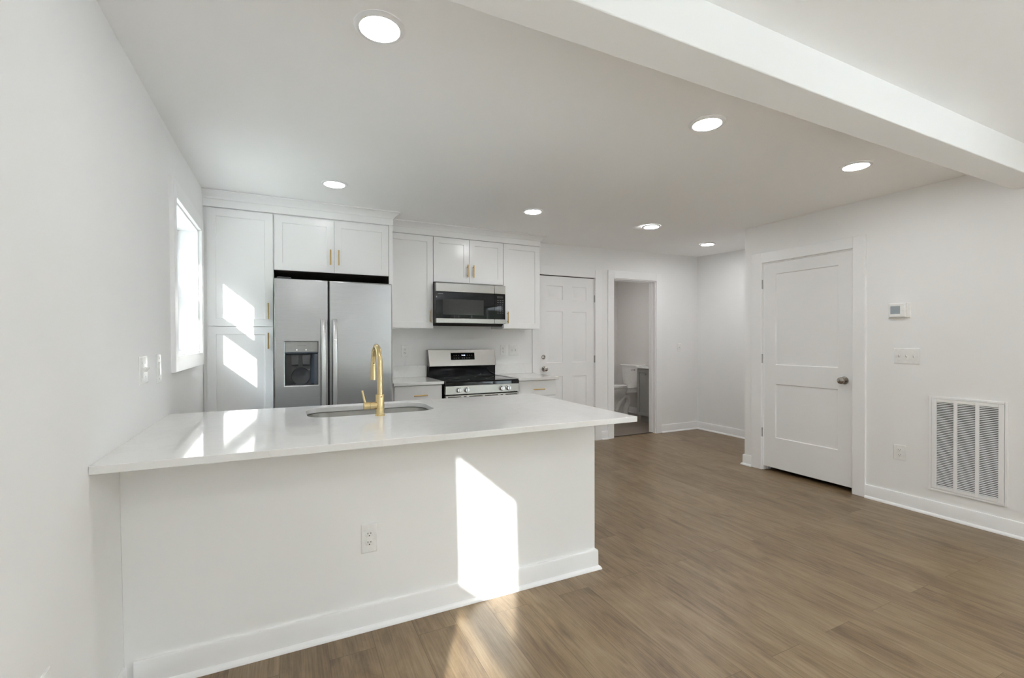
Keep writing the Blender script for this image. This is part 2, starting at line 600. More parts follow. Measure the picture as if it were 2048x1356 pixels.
# ------------------------------------------------------------------ floors, ceiling, walls
bm = NB(); box(bm, -0.2, 6.09, 1.0, 4.955, -0.12, 0.0); box(bm, -0.2, 4.96, YF - 0.12, 1.0, -0.12, 0.0)
struct('floor', bm, 'floor', 'brown oak plank floor of the kitchen and front room', 'floor', smooth=False)
struct('floor_bathroom', mbox(4.1, 6.22, 4.955, 6.99, -0.12, 0.002), 'tile', 'grey brown tiled floor of the bathroom seen through the doorway', 'floor', smooth=False)
struct('unseen_lawn', mbox(-40, -0.21, -45, 40, -0.35, -0.25), 'unseen_lawn', 'unseen dull ground added to cut bounce at the left windows', 'unseen_lawn', smooth=False)  # duller ground piece added to lessen light entering on the left
struct('ground', mbox(-0.2, 46, -45, 40, -0.35, -0.25), 'bounce_ground', 'unseen ground kept pale to bounce daylight indoors', 'ground', smooth=False)  # even pale tone chosen so daylight bounces up to the ceiling

bm = NB()
gx = [-0.2, 3.35, 4.96, 5.95, 6.09]; gy = [YF - 0.12, 1.0, 3.2, 4.9, 5.01]
low = {}; top = {}
for i, x in enumerate(gx):
    for j, y in enumerate(gy):
        if i > 2 and j == 0: continue
        low[i, j] = bm.verts.new((x, y, CZ(x, y))); top[i, j] = bm.verts.new((x, y, TOPZ))
for i in range(len(gx) - 1):
    for j in range(len(gy) - 1):
        q = [(i, j), (i, j + 1), (i + 1, j + 1), (i + 1, j)]
        if all(k in low for k in q):
            bm.faces.new([low[k] for k in q]); bm.faces.new([top[k] for k in q[::-1]])
for e in [e for e in bm.edges if len(e.link_faces) == 1]:
    a, b = e.verts
    up = {low[k]: top[k] for k in low}
    if a in up:
        bm.faces.new((a, b, up[b], up[a]))
struct('ceiling', bm, 'ceil', 'smooth white ceiling with recessed lights', 'ceiling', angle=60)
struct('ceiling_bathroom', mbox(4.1, 6.22, 5.01, 6.99, 2.44, TOPZ), 'ceil', 'white ceiling of the bathroom', 'ceiling', smooth=False)
struct('ceiling_beam', mbox(0.0, XR, 1.122, 1.285, 2.269, 2.44), 'ceil', 'white boxed beam crossing the ceiling at upper right', 'beam', bevel=0.004)

def unseen_hedge(label, p0, p1, h, w=1.2):  # unseen planting rows added to block part of the sky
    p0, p1 = Vector((*p0, 0)), Vector((*p1, 0))
    e = (p1 - p0).normalized(); nrm = Vector((-e.y, e.x, 0))
    ny, nz = int((p1 - p0).length), 8
    rows = []
    for sd in (1, -1):
        rows.append([[None] * (nz + 1) for _ in range(ny + 1)])
    bm = NB()
    for k, sd in enumerate((1, -1)):
        for i in range(ny + 1):
            for j in range(nz + 1):
                off = sd * (w / 2) * (1 - .35 * (j / nz) ** 3) + .12 * sin(i * 2.3 + j * 1.7 + k) + .1 * sin(i * 5.1 + j)
                q = p0 + e * ((p1 - p0).length * i / ny) + nrm * off
                rows[k][i][j] = bm.verts.new((q.x, q.y, -.3 + j * (h + .3) / nz + (.12 * sin(i * 1.9 + j * 2.2) if j else 0)))
    for i in range(ny):
        for j in range(nz):
            for k in (0, 1):
                r_ = rows[k]; bm.faces.new((r_[i][j], r_[i + 1][j], r_[i + 1][j + 1], r_[i][j + 1]))
        bm.faces.new((rows[0][i][nz], rows[0][i + 1][nz], rows[1][i + 1][nz], rows[1][i][nz]))
    return tag(obj('unseen_hedge', bm, 'leaf'), label, 'unseen_hedge')
unseen_hedge('unseen tall greenery added to block sky at the left windows', (-6.8, -42), (-6.8, 14), 5.9)
unseen_hedge('unseen dark greenery added to block low sky in front', (-5, -14), (25, -14), 4.6)
unseen_hedge('unseen dark greenery added to block low sky on the right', (19, -12.4), (19, 14), 4.6)

bm = NB()
box(bm, 4.97, 8.0, -4.13, 0.9, 2.48, 2.60); box(bm, 2.6, 8.0, -7.4, -4.13, 2.48, 2.60)
struct('unseen_eave', mbox(-0.62, -0.201, YF - 1, 6.9, 2.52, 2.64), 'ceil', 'unseen white overhang added to cut high sky at the left windows', 'unseen_eave', smooth=False)  # overhang added to keep high sky light off the left windows
struct('unseen_porch_roof', bm, 'ceil', 'unseen white cover added to block sky at the right and front windows', 'unseen roof', smooth=False)  # roof added so these windows admit mostly light from the ground

# left wall with two window openings
W1 = (3.165, 4.055, 1.205, 2.100)
W2 = (-1.455, -0.364, 0.600, 2.100)
XO = -0.20
ys = sorted({YF - 0.12, W2[0], W2[1], 1.0, 1.9, 2.8, W1[0], W1[1], 4.3, 5.01}); zs = sorted({0.0, W2[2], W1[2], W1[3], W2[3], 2.5})
def solid(i, j):
    if not (0 <= i < len(ys) - 1 and 0 <= j < len(zs) - 1): return False
    yc, zc_ = (ys[i] + ys[i + 1]) / 2, (zs[j] + zs[j + 1]) / 2
    return not any(w[0] < yc < w[1] and w[2] < zc_ < w[3] for w in (W1, W2))
bm = NB()
vi = {(i, j): bm.verts.new((XW(y, z), y, z)) for i, y in enumerate(ys) for j, z in enumerate(zs)}
vo = {(i, j): bm.verts.new((XO, y, z)) for i, y in enumerate(ys) for j, z in enumerate(zs)}
for i in range(len(ys) - 1):
    for j in range(len(zs) - 1):
        if not solid(i, j): continue
        q = [(i, j), (i + 1, j), (i + 1, j + 1), (i, j + 1)]
        bm.faces.new([vi[k] for k in q]); bm.faces.new([vo[k] for k in q[::-1]])
        for (di, dj), (p, q_) in (((0, -1), (q[0], q[1])), ((1, 0), (q[1], q[2])), ((0, 1), (q[2], q[3])), ((-1, 0), (q[3], q[0]))):
            if not solid(i + di, j + dj):
                bm.faces.new((vi[p], vo[p], vo[q_], vi[q_]))
bmesh.ops.delete(bm, geom=[v for v in bm.verts if not v.link_faces], context='VERTS')
struct('wall_left', bm, 'wall', 'white painted wall on the left with a window', 'wall', smooth=False)

D1 = (3.318, 4.139, 2.095)          # back door opening x0, x1, top
DB = (4.438, 5.168, 2.112)          # bathroom doorway
bm = NB()
yb0, yb1 = YB, 5.01
box(bm, XO, D1[0], yb0, yb1, 0, 2.56); box(bm, D1[0], D1[1], yb0, yb1, D1[2], 2.56)
box(bm, D1[1], DB[0], yb0, yb1, 0, 2.56); box(bm, DB[0], DB[1], yb0, yb1, DB[2], 2.56)
box(bm, DB[1], 6.09, yb0, yb1, 0, 2.56)
struct('wall_back', bm, 'wall', 'white back wall behind the kitchen cabinets', 'wall', smooth=False)

D2 = (2.226, 3.052, 2.058)          # closet door opening y0, y1, top
bm = NB()
W3 = (-3.55, -0.35, 0.22, 2.12)
box(bm, XR, XR + .12, W3[1], D2[0], 0, 2.44); box(bm, XR, XR + .12, YF, W3[0], 0, 2.44)
box(bm, XR, XR + .12, W3[0], W3[1], 0, W3[2]); box(bm, XR, XR + .12, W3[0], W3[1], W3[3], 2.44)
box(bm, XR, XR + .12, D2[0], D2[1], D2[2], 2.44); box(bm, XR, XR + .12, D2[1], YC, 0, 2.46)
box(bm, XR + .12, XA, YC - .12, YC, 0, 2.49); box(bm, XR + .12, XA, 1.0, 1.12, 0, 2.44)
struct('wall_right', bm, 'wall', 'white wall on the right with the two panel door', 'wall', smooth=False)
struct('wall_alcove', mbox(XA, 6.09, 1.0, YB, 0, 2.56), 'wall', 'white side wall of the alcove past the bathroom doorway', 'wall', smooth=False)

W4 = (3.45, 4.65, 0.45, 2.12)
bm = NB()
box(bm, XO, W4[0], YF - .12, YF, 0, 2.5); box(bm, W4[1], 4.96, YF - .12, YF, 0, 2.5)
box(bm, W4[0], W4[1], YF - .12, YF, 0, W4[2]); box(bm, W4[0], W4[1], YF - .12, YF, W4[3], 2.5)
struct('wall_front', bm, 'wall', 'white front wall behind the camera', 'wall', smooth=False)

bm = NB()
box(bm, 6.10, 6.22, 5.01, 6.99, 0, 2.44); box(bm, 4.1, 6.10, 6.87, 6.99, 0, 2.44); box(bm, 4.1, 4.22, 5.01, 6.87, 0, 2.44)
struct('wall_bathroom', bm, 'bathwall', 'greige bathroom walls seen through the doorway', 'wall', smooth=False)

# baseboards with a shoe moulding
BASE = [(0, 0), (.030, 0), (.029, .007), (.024, .015), (.0145, .019), (.014, .100), (.011, .107), (0, .107)]
struct('baseboard_right', sweep(NB(), [(XR, 2.131), (XR, -0.2)], BASE), 'trim', 'white baseboard along the right wall under the vent grille', 'baseboard')
struct('baseboard_alcove', sweep(NB(), [(5.266, YB), (XA, YB), (XA, YC), (XR, YC), (XR, 3.161)], BASE), 'trim', 'white baseboard around the alcove', 'baseboard')
struct('baseboard_left', sweep(NB(), [(XW(0, 0), YF), (XW(1, 0), 1.0), (XW(2.1, 0), 2.108)], BASE), 'trim', 'white baseboard along the left wall', 'baseboard')
struct('baseboard_back', sweep(NB(), [(4.240, YB), (4.342, YB)], BASE), 'trim', 'short white baseboard between the two doorways', 'baseboard')
struct('baseboard_front', sweep(NB(), [(4.84, YF), (0.06, YF)], BASE), 'trim', 'white baseboard behind the camera', 'baseboard')
struct('baseboard_bathroom', sweep(NB(), [(4.22, 6.87), (6.10, 6.87), (6.10, 5.80)], BASE), 'trim', 'white baseboard in the bathroom behind the toilet', 'baseboard')

# ------------------------------------------------------------------ windows
def hung_window(name, label, fr, u0, u1, v0, v1, rail, cas, gd):
    """double hung window in an opening; d is towards the room, gd the depth of the glass (negative)"""
    t = thing(name, label, 'window', fr((u0 + u1) / 2, v0, 0), kind='structure')
    cw, ct = cas, 0.022
    bm = NB()
    def bd(a, b, c, d, d0, d1):
        plate(bm, fr, a, b, c, d, d0, d1, 0.002)
    nc = cw[0]; fc = cw[1]
    bd(u0 - nc, u0, v0 - .09, v1 + .095, 0, ct); bd(u1, u1 + fc, v0 - .09, v1 + .095, 0, ct)
    bd(u0, u1, v1, v1 + .095, 0, ct); bd(u0, u1, v0 - .09, v0, 0, ct)
    obj('casing', bm, 'trim', t)
    bm = NB()
    e = 0.012
    bd(u0, u0 + e, v0, v1, -.20, 0.0); bd(u1 - e, u1, v0, v1, -.20, 0.0)
    bd(u0 + e, u1 - e, v1 - e, v1, -.20, 0.0); bd(u0 + e, u1 - e, v0, v0 + e, -.20, 0.0)
    obj('jamb', bm, 'trim', t)
    a0, a1, b0, b1 = u0 + e, u1 - e, v0 + e, v1 - e
    bm = NB(); fw = 0.03
    bd(a0, a0 + fw, b0, b1, gd - .04, gd + .035); bd(a1 - fw, a1, b0, b1, gd - .04, gd + .035)
    bd(a0 + fw, a1 - fw, b1 - fw, b1, gd - .04, gd + .035); bd(a0 + fw, a1 - fw, b0, b0 + fw, gd - .04, gd + .035)
    obj('window_frame', bm, 'vinyl', t)
    a0 += fw; a1 -= fw; b0 += fw; b1 -= fw
    st = 0.045
    for nm, c0, c1, dd, rb, rt in (('upper_sash', rail[0], b1, gd - .018, rail[1] - rail[0], st),
                                   ('lower_sash', b0, rail[1], gd + .012, st, rail[1] - rail[0])):
        bm = NB()
        bd(a0, a0 + st, c0, c1, dd - .014, dd + .014); bd(a1 - st, a1, c0, c1, dd - .014, dd + .014)
        bd(a0 + st, a1 - st, c0, c0 + rb, dd - .014, dd + .014); bd(a0 + st, a1 - st, c1 - rt, c1, dd - .014, dd + .014)
        s = obj(nm, bm, 'vinyl', t)
        bm = NB()
        plate(bm, fr, a0 + st - .004, a1 - st + .004, c0 + rb - .004, c1 - rt + .004, dd - .002, dd + .002, 0.0005)
        obj('pane', bm, 'glass', s)
        if nm == 'upper_sash':
            bm = NB(); vz = c0 + rb + (c1 - c0) * 0.62
            plate(bm, fr, a0 + st - .01, a0 + st + .035, vz - .02, vz + .02, dd + .004, dd + .02, .002)
            obj('vent_latch', bm, 'vinyl', s)
        else:
            bm = NB(); um = (a0 + a1) / 2
            plate(bm, fr, um - .035, um + .035, c1 - .002, c1 + .012, dd - .012, dd + .012, .002)
            obj('sash_lock', bm, 'hinge', s)
    return t
hung_window('window_1', 'white double hung window in the left wall beside the pantry', FL, *W1, (1.607, 1.70), (.08, .075), -0.155)
hung_window('window_2', 'tall white double hung window in the left wall behind the camera', FL, *W2, (1.283, 1.353), (.085, .085), -0.155)

def wide_window(name, label, fr, u0, u1, v0, v1, bars, rail):
    t = thing(name, label, 'window', fr((u0 + u1) / 2, v0, 0), kind='structure')
    bm = NB()
    for a, b, c, d in ((u0 - .09, u0, v0 - .09, v1 + .09), (u1, u1 + .09, v0 - .09, v1 + .09), (u0, u1, v1, v1 + .09), (u0, u1, v0 - .09, v0)):
        plate(bm, fr, a, b, c, d, 0, .02)
    obj('casing', bm, 'trim', t)
    bm = NB()
    for a, b, c, d in [(u0, u0 + .05, v0, v1), (u1 - .05, u1, v0, v1), (u0, u1, v1 - .05, v1), (u0, u1, v0, v0 + .05), (u0, u1, rail, rail + .05)] + [(q - .04, q + .04, v0, v1) for q in bars]:
        plate(bm, fr, a, b, c, d, -.10, -.04)
    obj('window_frame', bm, 'vinyl', t)
    obj('pane', plate(NB(), fr, u0 + .02, u1 - .02, v0 + .02, v1 - .02, -.075, -.071, .0005), 'glass', t)
wide_window('added_window_3', 'unseen wide window added in the right wall for daylight', FR(XR), *W3, (-2.48, -1.42), 1.2)  # unseen opening added as a main daylight source
wide_window('added_window_4', 'unseen white window added in the front wall for daylight', FN(YF), *W4, (4.05,), 1.25)  # second unseen opening added for more daylight

# ------------------------------------------------------------------ doors
def hinge(parent, fr, u, v, h=0.09):
    bm = NB()
    tube(bm, [fr(u, v - h / 2, .006), fr(u, v + h / 2, .006)], 0.0065, 10)
    plate(bm, fr, u - .008, u + .008, v - h / 2, v + h / 2, -.004, .003, .0008)
    obj('hinge', bm, 'hinge', parent)

def knob(parent, p, axis, name='door_knob', r=0.028):
    bm = NB()
    lathe(bm, [(.0, 0), (.032, 0), (.033, .004), (.030, .009), (.014, .012), (.0115, .028), (.016, .034), (r * .9, .042), (r, .052), (r * .93, .061), (r * .6, .067), (0, .069)], p, axis)
    obj(name, bm, 'nickel', parent)

def casing(name, fr, u0, u1, top, wl, wr, wt, label, th=0.018):
    bm = NB()
    plate(bm, fr, u0 - wl, u0, 0, top + wt, 0, th); plate(bm, fr, u1, u1 + wr, 0, top + wt, 0, th)
    plate(bm, fr, u0, u1, top, top + wt, 0, th)
    return struct(name, bm, 'trim', label, 'door casing')

def jambs(name, fr, u0, u1, top, depth, label, stop=None):
    bm = NB(); e = 0.012
    plate(bm, fr, u0 - .001, u0 + e, 0, top, -depth, 0.001); plate(bm, fr, u1 - e, u1 + .001, 0, top, -depth, 0.001)
    plate(bm, fr, u0 + e, u1 - e, top - e, top, -depth, 0.001)
    if stop:
        s0, s1 = stop
        plate(bm, fr, u0 + e, u0 + e + .012, 0, top - e, s0, s1); plate(bm, fr, u1 - e - .012, u1 - e, 0, top - e, s0, s1)
        plate(bm, fr, u0 + e + .012, u1 - e - .012, top - e - .012, top - e, s0, s1)
    return struct(name, bm, 'trim', label, 'door jamb')

# back door, six raised panels
fr = FB(YB)
casing('trim_1', fr, D1[0], D1[1], D1[2], .099, .100, .106, 'white casing around the six panel back door')
d = thing('door_1', 'white six panel back door beside the kitchen cabinets', 'door', (3.73, YB, 0), kind='structure')
fs = FB(YB + 0.010)
bm = panel_slab(NB(), fs, [3.323, 3.426, 3.660, 3.800, 4.016, 4.134], [.012, .20, .846, 1.016, 1.652, 1.800, 1.968, 2.086],
                {(1, 1), (3, 1), (1, 3), (3, 3), (1, 5), (3, 5)}, .042, [(.004, -.008), (.018, -.009), (.040, -.003)])
obj('door_slab', bm, 'door', d)
for v in (.30, 1.052, 1.827):
    hinge(d, fr, 4.139, v)
knob(d, fs(3.388, .944, 0), (0, -1, 0))
bm = NB()
lathe(bm, [(0, 0), (.027, 0), (.028, .006), (.025, .012), (.015, .016), (0, .016)], fs(3.381, 1.090, 0), (0, -1, 0))
plate(bm, fs, 3.379, 3.383, 1.080, 1.100, .014, .022, .0006)
obj('deadbolt', bm, 'nickel', d)
bm = NB()
lathe(bm, [(0, .0225), (.0035, .0225), (.0035, .0235), (0, .0235)], fs(3.381, 1.097, 0), (0, -1, 0), 10)
obj('keyhole', bm, 'slot', d)
struct('trim_2', mbox(D1[0], D1[1], YB + .001, YB + .07, D1[2] - .0025, D1[2] + .001), 'gap', 'dark weatherstrip over the back door', 'door seal', smooth=False)
struct('trim_3', mbox(D1[0], D1[1], YB + .055, 5.01, 0, D1[2]), 'door', 'back door jamb backing', 'door jamb', smooth=False)

# bathroom doorway
casing('trim_4', fr, DB[0], DB[1], DB[2], .095, .098, .100, 'white casing around the open bathroom doorway')
j = jambs('trim_5', fr, DB[0], DB[1], DB[2], .117, 'white jamb lining of the bathroom doorway', (-.075, -.045))
bm = NB()
plate(bm, FR(DB[1] - .012), 4.945, 4.975, 1.055, 1.115, 0, .002, .0005)
obj('strike_plate', bm, 'nickel', j)
struct('trim_6', mbox(DB[0], DB[1], 4.93, 4.965, 0, .006), 'gap', 'thin dark threshold strip in the bathroom doorway', 'threshold', smooth=False)

# closet door, two panels
fr = FR(XR)
casing('trim_7', fr, D2[0], D2[1], D2[2], .095, .109, .096, 'white casing around the two panel door')
jambs('trim_8', fr, D2[0], D2[1], D2[2], .119, 'white jamb lining of the two panel door', (-.10, -.055))
d = thing('door_2', 'white two panel closet door with nickel knob in the right wall', 'door', (XR, 2.64, 0), kind='structure')
fs = FR(XR + .008)
y0, y1 = 2.231, 3.046
bm = panel_slab(NB(), fs, [y0, 2.352, 2.922, y1], [.042, .337, .864, 1.049, 1.938, 2.053], {(1, 1), (1, 3)}, .036, [(.006, -.009)])
obj('door_slab', bm, 'door', d)
for v in (.374, 1.108, 1.846):
    hinge(d, fr, 3.053, v)
knob(d, fs(2.300, .946, 0), (-1, 0, 0), r=0.03)

# ------------------------------------------------------------------ peninsula
PEN_X1, PEN_Y0, PEN_Y1 = 2.132, 2.14, 2.95
p = thing('kitchen_peninsula', 'white panelled peninsula base with baseboard under the long counter', 'peninsula', (1.1, 2.5, 0))
CT = 0.903
CTH = 0.027
bm = NB()
pl = lambda z: XW(PEN_Y0, z) + .0005
hexa(bm, [(pl(0), PEN_Y0, 0), (PEN_X1, PEN_Y0, 0), (PEN_X1, PEN_Y0 + .1, 0), (pl(0), PEN_Y0 + .1, 0),
          (pl(.876), PEN_Y0, CT - CTH), (PEN_X1, PEN_Y0, CT - CTH), (PEN_X1, PEN_Y0 + .1, CT - CTH), (pl(.876), PEN_Y0 + .1, CT - CTH)])
obj('back_panel', bm, 'wall', p, bevel=.0015)
bm = NB()
ya, yb_, zt = PEN_Y0 + .1005, PEN_Y1 - .02, CT - CTH - .0005
box(bm, .05, .615, ya, yb_, .10, zt); box(bm, 1.385, PEN_X1, ya, yb_, .0, zt)
box(bm, .616, 1.384, ya, yb_, .10, .12); box(bm, .616, 1.384, yb_ - .016, yb_, .1205, zt)
box(bm, .05, 1.384, ya, yb_ - .07, 0, .0995)
obj('cabinet_carcass', bm, 'cab', p)
bs = .06
fN = FN(PEN_Y1 + .0005)
for (a, b) in ((.06, .615), (.625, 1.0), (1.005, 1.375), (1.385, 2.125)):
    dr = obj('door', shaker(fN, a, b, .11, .865), 'cab', p)
    bar_handle(dr, fN, b - .04, .70, .83)
obj('baseboard', sweep(NB(), [(XW(PEN_Y0, 0) + .03, PEN_Y0), (PEN_X1, PEN_Y0), (PEN_X1, PEN_Y1 - .1)], BASE), 'trim', p)

# counter slab with the sink cutout
hole = rrect(.662, 1.328, 2.497, 2.880, .11, 8)
outer = [(XW(1.838, .9) + .0008, 1.838), (2.165, 1.823), (2.182, 2.962), (XW(2.98, .9) + .0008, 2.985)]
def slab(outer, hole, z0, z1):
    bm = NB()
    def ring(pts, z):
        vs = [bm.verts.new((x, y, z)) for x, y in pts]
        return vs, [bm.edges.new((vs[i], vs[(i + 1) % len(vs)])) for i in range(len(vs))]
    vo1, eo1 = ring(outer, z1)
    es = eo1
    if hole:
        vh1, eh1 = ring(hole, z1); es = eo1 + eh1
    bmesh.ops.triangle_fill(bm, use_beauty=True, edges=es)
    if hole:
        vo0, eo0 = ring(outer, z0); vh0, eh0 = ring(hole, z0); es0 = eo0 + eh0
    else:
        vo0, eo0 = ring(outer, z0); es0 = eo0
    bmesh.ops.triangle_fill(bm, use_beauty=True, edges=es0)
    for a, b in [(vo1, vo0)] + ([(vh1, vh0)] if hole else []):
        n = len(a)
        for i in range(n):
            bm.faces.new((a[i], a[(i + 1) % n], b[(i + 1) % n], b[i]))
    return bm
tag(obj('countertop', slab(outer, hole, CT - CTH, CT), 'quartz', bevel=.002), 'long white quartz countertop on the peninsula with the sink cutout', 'countertop')

s = thing('kitchen_sink', 'stainless undermount sink set in the peninsula counter', 'sink', (.995, 2.69, CT - .03 - .2))
bm = NB()
zs = CT - CTH - .0005
prof = [(-.022, 0, zs), (-.022, 0, zs - .003), (.004, 0, zs - .003), (.006, 0, zs - .15), (.016, 0, zs - .185), (.045, 0, zs - .195)]
loops = []
for ins, _, z in prof:
    loops.append([(x, y, z) for x, y in rrect(.662 + ins, 1.328 - ins, 2.497 + ins, 2.880 - ins, max(.11 - ins * .8, .02), 8)])
loft(bm, loops, False, True)
b_ = obj('basin', bm, 'sink', s)
obj('drain', lathe(NB(), [(.0, .0), (.045, .0), (.045, .003), (.035, .004), (.03, .001), (0, .001)], (.995, 2.69, zs - .195)), 'handle', s)

f = thing('faucet', 'brushed gold pull down gooseneck faucet standing by the sink', 'faucet', (1.0, 2.437, CT))
fx, fy = 1.0, 2.437
obj('base_flange', lathe(NB(), [(0, 0), (.0255, 0), (.0255, .004), (.0235, .006), (0, .006)], (fx, fy, CT)), 'brass', f)
bm = NB()
lathe(bm, [(0, .006), (.0215, .006), (.0215, .107), (.0205, .109), (0, .109)], (fx, fy, CT))
tube(bm, [(fx - .015, fy, .957), (fx - .050, fy, .957)], .0185, 24)
obj('body', bm, 'brass', f)
obj('valve_cap', tube(NB(), [(fx - .0505, fy, .957), (fx - .081, fy, .957)], .0185, 24), 'brass', f, bevel=.001)
obj('lever', tube(NB(), [(fx - .073, fy, .970), (fx - .077, fy, .985), (fx - .088, fy - .002, 1.036)], [.006, .0062, .0052], 14), 'brass', f)
R, zc = .100, 1.158
arc = [(fx, fy, z) for z in (CT + .108, 1.05, 1.10, zc)] + [(fx, fy + R - R * cos(a), zc + R * sin(a)) for a in [pi * k / 20 for k in range(1, 21)]] + [(fx, fy + 2 * R, zc - .006)]
obj('spout', tube(NB(), arc, .0142, 20), 'brass', f)
obj('spray_head', tube(NB(), [(fx, fy + 2 * R, zc - .0065), (fx, fy + 2 * R, zc - .03), (fx, fy + 2 * R, 1.071)], [.0150, .0155, .0168], 20), 'brass', f, bevel=.001)
obj('spray_button', lathe(NB(), [(0, 0), (.003, 0), (.003, .001), (0, .001)], (fx, fy + 2 * R - .0143, zc + .006), (0, -1, 0), 10), 'slot', f)
obj('set_screw', lathe(NB(), [(0, 0), (.003, 0), (.003, .001), (0, .001)], (fx + .004, fy - .0212, 1.001), (0, -1, 0), 10), 'slot', f)

# ------------------------------------------------------------------ pantry and fridge surround
YP = 4.26                       # tall door fronts
fr = FB(YP)
pc = thing('pantry_cabinet', 'tall white pantry cabinet with two stacked doors left of the refrigerator', 'cabinet', (.22, 4.6, 0))
obj('carcass', mbox(-.0145, .472, YP + .0205, YB - .001, 0, 2.338), 'cab', pc)
for (a, b, c, h0, h1) in ((1.408, 2.328, 0, 1.466, 1.597), (.105, 1.402, 1, 1.226, 1.356)):
    dr = obj('door', shaker(fr, .011, .466, a, b), 'cab', pc)
    bar_handle(dr, fr, .431, h0, h1)

fc = thing('refrigerator_cabinet', 'white two door cabinet above the refrigerator', 'cabinet', (.94, 4.6, 1.87))
obj('carcass', mbox(.4725, 1.4025, YP + .0205, YB - .001, 1.878, 2.338), 'cab', fc)
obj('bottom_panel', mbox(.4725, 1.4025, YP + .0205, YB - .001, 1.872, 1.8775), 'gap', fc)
for (a, b, h) in ((.478, .9345, .906), (.939, 1.399, .973)):
    dr = obj('door', shaker(fr, a, b, 1.876, 2.325), 'cab', fc)
    bar_handle(dr, fr, h, 1.940, 2.070)
ep = thing('refrigerator_end_panel', 'tall white panel at the right side of the refrigerator', 'panel', (1.42, 4.57, 0))
obj('panel', mbox(1.403, 1.436, YP, YB - .001, 0, 2.338), 'cab', ep, bevel=.001)
obj('gap_shade_strip', mbox(1.4015, 1.4029, YP + .022, YB - .001, 1.80, 1.8715), 'gap', ep)  # thin dark sheet that paints in shade above the refrigerator

def crown(name, label, path, zb, ztop, dtop):
    pr = [(-.03, zb), (.004, zb), (.004, zb + .058), (.009, zb + .060), (.010, zb + .066), (.022, zb + .078),
          (.038, zb + .094), (dtop - .006, ztop - .012), (dtop, ztop - .010), (dtop, ztop), (-.03, ztop)]
    return tag(obj(name, sweep(NB(), path, pr), 'cab'), label, 'crown molding')
crown('crown_molding', 'white crown molding over the pantry and refrigerator cabinet', [(XW(4.26, 2.4) + .001, YP), (1.436, YP), (1.436, 4.4905)], 2.3385, 2.4585, .058)
crown('crown_molding', 'white crown molding over the wall cabinets and microwave', [(1.437, 4.55), (3.135, 4.55), (3.135, YB - .001)], 2.3505, 2.4655, .058)

# ------------------------------------------------------------------ refrigerator
r = thing('refrigerator', 'stainless side by side refrigerator with ice and water dispenser', 'refrigerator', (.93, 4.45, 0))
YD = 4.04
obj('cabinet_body', mbox(.486, 1.379, YD + .085, 4.85, .03, 1.765), 'fridgeside', r)
obj('toe_grille', mbox(.49, 1.375, YD + .10, YD + .13, .0, .09), 'blackmatte', r)
fd = FB(YD)
DX0, DX1, DZ0, DZ1 = .552, .795, .933, 1.284
bm = panel_slab(NB(), fd, [.480, DX0, DX1, .869], [.095, DZ0, DZ1, 1.780], {(1, 1)}, .075, [(.0025, -.006), (.003, -.062)])
dl = obj('freezer_door', bm, 'steel', r, bevel=.006)
dr = obj('fridge_door', mbox(.878, 1.386, YD, YD + .075, .095, 1.780), 'steel', r, bevel=.010, seg=3)
obj('door_gasket', mbox(.866, .881, YD + .03, YD + .084, .10, 1.775), 'blackmatte', r)
obj('hinge_cover', mbox(.50, .60, YD + .02, YD + .14, 1.7805, 1.795), 'darkgrey', r, bevel=.004)
for dd, xh in ((dl, .832), (dr, .918)):
    path = []
    for k in range(25):
        q = k / 24
        z = 1.462 - q * .93
        off = .020 + .042 * (1 - abs(2 * q - 1) ** 3.2)
        path.append((xh, YD - off, z))
    bm = NB(); flatbar(bm, path, .037, .020, (1, 0, 0))
    for z in (1.455, .54):
        box(bm, xh - .014, xh + .014, YD - .022, YD + .001, z - .02, z + .006)
    obj('handle', bm, 'handle', dd)
dp = obj('dispenser', plate(NB(), fd, DX0 + .0032, DX1 - .0032, DZ0 + .003, DZ1 - .003, -.0615, -.0605, .0003), 'darkgrey', r)
pf = fd
obj('control_panel', plate(NB(), fd, DX0 + .0035, DX1 - .0035, 1.200, DZ1 - .0032, -.055, .0015, .003), 'ctrlgrey', dp)
bm = NB()
rects(bm, fd, [(DX0 + .0035, DX1 - .0035, 1.183, 1.1995, -.055), (DX0 + .0035, DX1 - .0035, 1.183, 1.1995, -.012), (DX0 + .0035, DX1 - .0035, 1.192, 1.1995, .001)])
obj('canopy', bm, 'bluegrey', dp)
bm = NB()
plate(bm, fd, DX0 + .0033, DX0 + .006, DZ0 + .004, 1.182, -.060, -.001, .0005)
obj('cavity_side', bm, 'blackmatte', dp)
bm = NB()
rects(bm, fd, [(DX1 - .055, DX1 - .0033, DZ0 + .004, 1.182, -.060), (DX1 - .028, DX1 - .0033, DZ0 + .004, 1.182, -.002)])
obj('cavity_side', bm, 'bluegrey', dp)
for u in (.624, .706):
    bm = NB()
    lp = []
    for (v, w, dpt) in ((1.178, .026, -.05), (1.14, .026, -.044), (1.10, .024, -.036), (1.096, .024, -.030), (1.09, .022, -.034)):
        lp.append([fd(u - w, v, dpt), fd(u + w, v, dpt), fd(u + w, v, dpt - .008), fd(u - w, v, dpt - .008)])
    loft(bm, lp)
    obj('paddle', bm, 'darkgrey', dp)
bm = NB()
lathe(bm, [(0, 0), (.066, 0), (.070, .004), (.066, .008), (.040, .004), (0, .003)], fd(.668, 1.005, -.060), (0, -1, 0))
obj('cavity_dish', bm, 'darkgrey', dp)
bm = NB()
plate(bm, fd, .575, .765, DZ0 + .004, DZ0 + .012, -.058, -.004, .002)
for k in range(9):
    u = .59 + k * .02
    plate(bm, fd, u, u + .008, DZ0 + .012, DZ0 + .0145, -.05, -.01, .0005)
obj('drip_tray', bm, 'darkgrey', dp)
